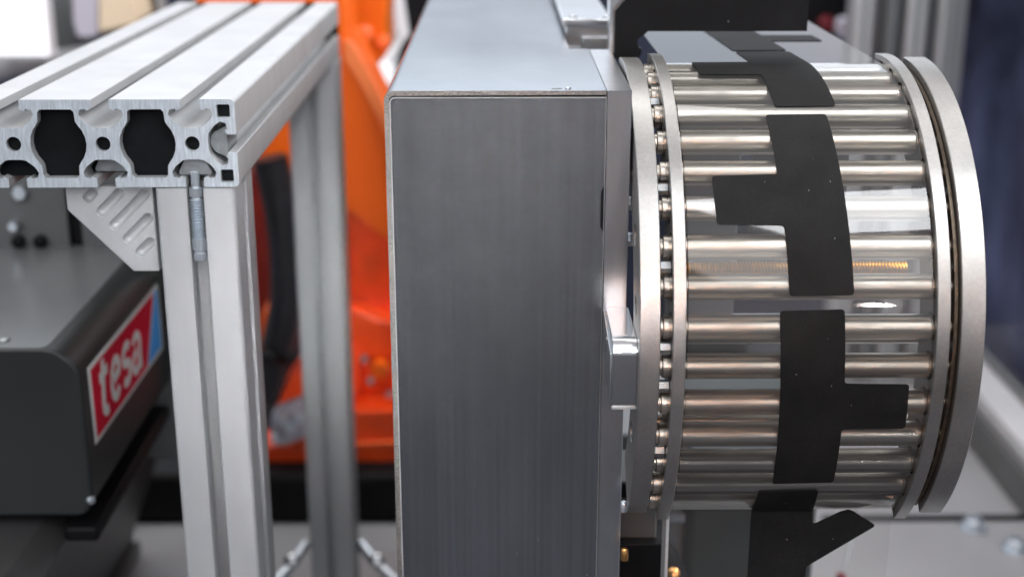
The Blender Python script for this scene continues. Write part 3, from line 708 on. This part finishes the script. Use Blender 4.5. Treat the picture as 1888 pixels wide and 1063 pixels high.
# ------------------------------------------------------------------ far background, top left
t = thing('lit_screen', (-470, 1420, -260), 'bright white screen out of focus in the top left corner', 'screen')
c0, c1 = at(-60, -60, 1420), at(88, 102, 1420)
build('screen_panel', nbox(c0.x, c1.x, 1420, 1424, c1.z, c0.z), M['screen'], t)
build('screen_frame', nbox(c0.x-4, c1.x+2.5, 1424.5, 1445, c1.z-6, c0.z+4), M['white'], t, bevel=3)
c0 = at(60, 118, 1500)
t = thing('grey_pipe', tuple(c0), 'pale grey pipe below the white screen, far behind the beam', 'pipe')
bm = bmesh.new(); tube(bm, [at(-60, 150, 1480), at(30, 118, 1480), at(130, 108, 1500), at(220, 90, 1500)], 11, 14); build('pipe_body', bm, M['light_grey'], t)
t = thing('dark_column', (-430, 1600, -1350), 'dark grey column between the white screen and the beige cover', 'column')
c0, c1 = at(84, 60, 1600), at(138, 60, 1600)
build('column_body', nbox(c0.x, c1.x, 1600, 1660, -1350, 60), M['machine'], t, bevel=3)
t = thing('beige_cover', tuple(at(190, 60, 1450)), 'beige and lilac rounded cover behind the beam at the top left', 'machine cover')
slab([(132, -60), (180, -60), (180, 66), (165, 70), (140, 66), (134, 40)], 1450, 70, 'lilac_side', M['lilac'], 5, t)
slab([(181, -60), (238, -60), (258, 38), (240, 50), (181, 62)], 1449, 70, 'beige_side', M['beige'], 5, t)
t = thing('blue_grey_cabinet', tuple(at(290, 40, 1500)), 'blue grey cabinet with a pale edge, blurred above the beam', 'cabinet')
slab([(240, -80), (350, -80), (350, 60), (255, 60)], 1520, 60, 'cabinet_side', M['navy'], 4, t)
slab([(281, -60), (295, -60), (303, 26), (290, 28)], 1500, 18, 'pale_edge', M['light_grey'], 2, t)
# between the robot and the housing top
t = thing('white_hose', tuple(at(725, 50, 1500)), 'pale blue white hose between the orange robot and the housing top', 'hose')
bm = bmesh.new(); tube(bm, [at(728, -60, 1500), at(730, 0, 1500), at(738, 60, 1500), at(712, 125, 1480), at(700, 165, 1450)], [9, 9, 10, 13, 14], 14); build('hose_body', bm, M['white'], t)
t = thing('dark_machine', (-30, 1700, -1350), 'dark machine body behind the housing top, between the robot and the metal slide', 'machine')
c0, c1 = at(640, 60, 1700), at(800, 60, 1700)
build('machine_body', nbox(c0.x, c1.x+60, 1700, 1900, -1350, -70), M['black'], t, bevel=5)
# ------------------------------------------------------------------ far background, right
G2 = 'grey upright enclosure posts at the upper right'
for i, (u0, u1, m, lab) in enumerate(((1572, 1606, 'anod', 'leftmost pale grey enclosure post, just right of the film edge'), (1628, 1652, 'machine', 'narrow dark grey enclosure post, second from the left'), (1668, 1704, 'anod', 'pale grey enclosure post above the right ring crown'), (1728, 1752, 'anod', 'rightmost grey enclosure post beside the navy panel'))):
    c0, c1 = at(u0, 100, 1500), at(u1, 100, 1500)
    t = thing('enclosure_post', ((c0.x+c1.x)/2, 1520, -600), lab, 'enclosure post', G2)
    build('post_body', nbox(c0.x, c1.x, 1500, 1530, -604, 100), M[m], t, bevel=3)
    build('post_groove', nbox((c0.x+c1.x)/2-2, (c0.x+c1.x)/2+2, 1498.6, 1499.9, -604, 100), M['nut'], t)
t = thing('grey_door', (420, 1560, -604), 'dim grey door panel behind the enclosure posts at the upper right', 'door panel')
c0, c1 = at(1560, 100, 1560), at(1775, 100, 1560)
build('door_panel', nbox(c0.x, c1.x, 1560, 1570, -604, 100), M['light_grey'], t)
t = thing('navy_panel', (592, 1300, -604), 'dark navy glossy enclosure panel filling the right edge', 'enclosure panel')
build('panel_sheet', nbox(588, 596, 860, 1720, -604, 140), M['navy'], t)
build('panel_back', nbox(540, 1200, 1722, 1730, -604, 140), M['navy'], t)
build('panel_foot', nbox(582, 587.6, 860, 1720, -604, -585), M['anod'], t)
# blurred things reflected or standing behind the panel
t = thing('pink_jacket', tuple(at(1545, 55, 1650)), 'small dark red and pink blurred shape between the black block and the grey posts', 'garment')
slab([(1480, -40), (1560, -40), (1570, 50), (1530, 75), (1485, 50)], 1650, 40, 'dark_fold', M['black'], 8, t)
disc(1555, 50, 1640, 13, 20, M['lilac'], 'pale_fold', 20, t)
disc(1522, 42, 1642, 9, 16, M['red'], 'red_fold', 20, t)
# bed rail and bolts, lower right
rl = thing('frame_rail', (512, 1150, -600), 'aluminium frame rail running back on the table at the lower right', 'aluminium profile')
o_, h_ = profile(1, 40, 40)
f = lambda c: [(500+x*1.15, -556+z*1.1) for x, z in c]
build('rail_profile', prism([f(o_)]+[f(c) for c in h_], 'Y', 820, 1570), M['anod'], rl, smooth=28)
build('rail_cover', nbox(505, 541, 900, 1570, -555.5, -552), M['white'], rl, bevel=1)
build('rail_skirt', nbox(492, 499, 820, 1570, -604, -566), M['machine'], rl, bevel=1)
for i, (u, v) in enumerate(((1798, 935), (1842, 985))):
    q = at(u, v, 1130)
    t = thing('hex_bolt', (q.x, 1130, -600), ('upper left', 'lower right')[i]+' of two bright hex bolts on the table at the lower right', 'bolt', 'bolts on the table at the lower right')
    build('bolt_head', lathe([(0, 9), (7, 9), (9, 7)], (q.x, q.y-40*i, -598+(0 if i else 0)), (0, 0, 1), 6), M['steel'], t)
    build('washer', lathe([(0, 13), (1.8, 13)], (q.x, q.y-40*i, -599.9), (0, 0, 1), 20), M['steel'], t)
t = thing('thin_cable', tuple(at(1560, 1000, 900)), 'thin dark cable hanging down right of the lowest label to a red plug', 'cable')
bm = bmesh.new(); tube(bm, [at(1577, 940, 900), at(1572, 990, 900), at(1562, 1025, 890), at(1545, 1075, 880)], 1.1, 8); build('cable_body', bm, M['nut'], t)
build('red_plug', lathe([(0, 3.5), (9, 3.5), (11, 2)], at(1551, 1058, 880), (0, 0, -1), 14), M['red'], t)
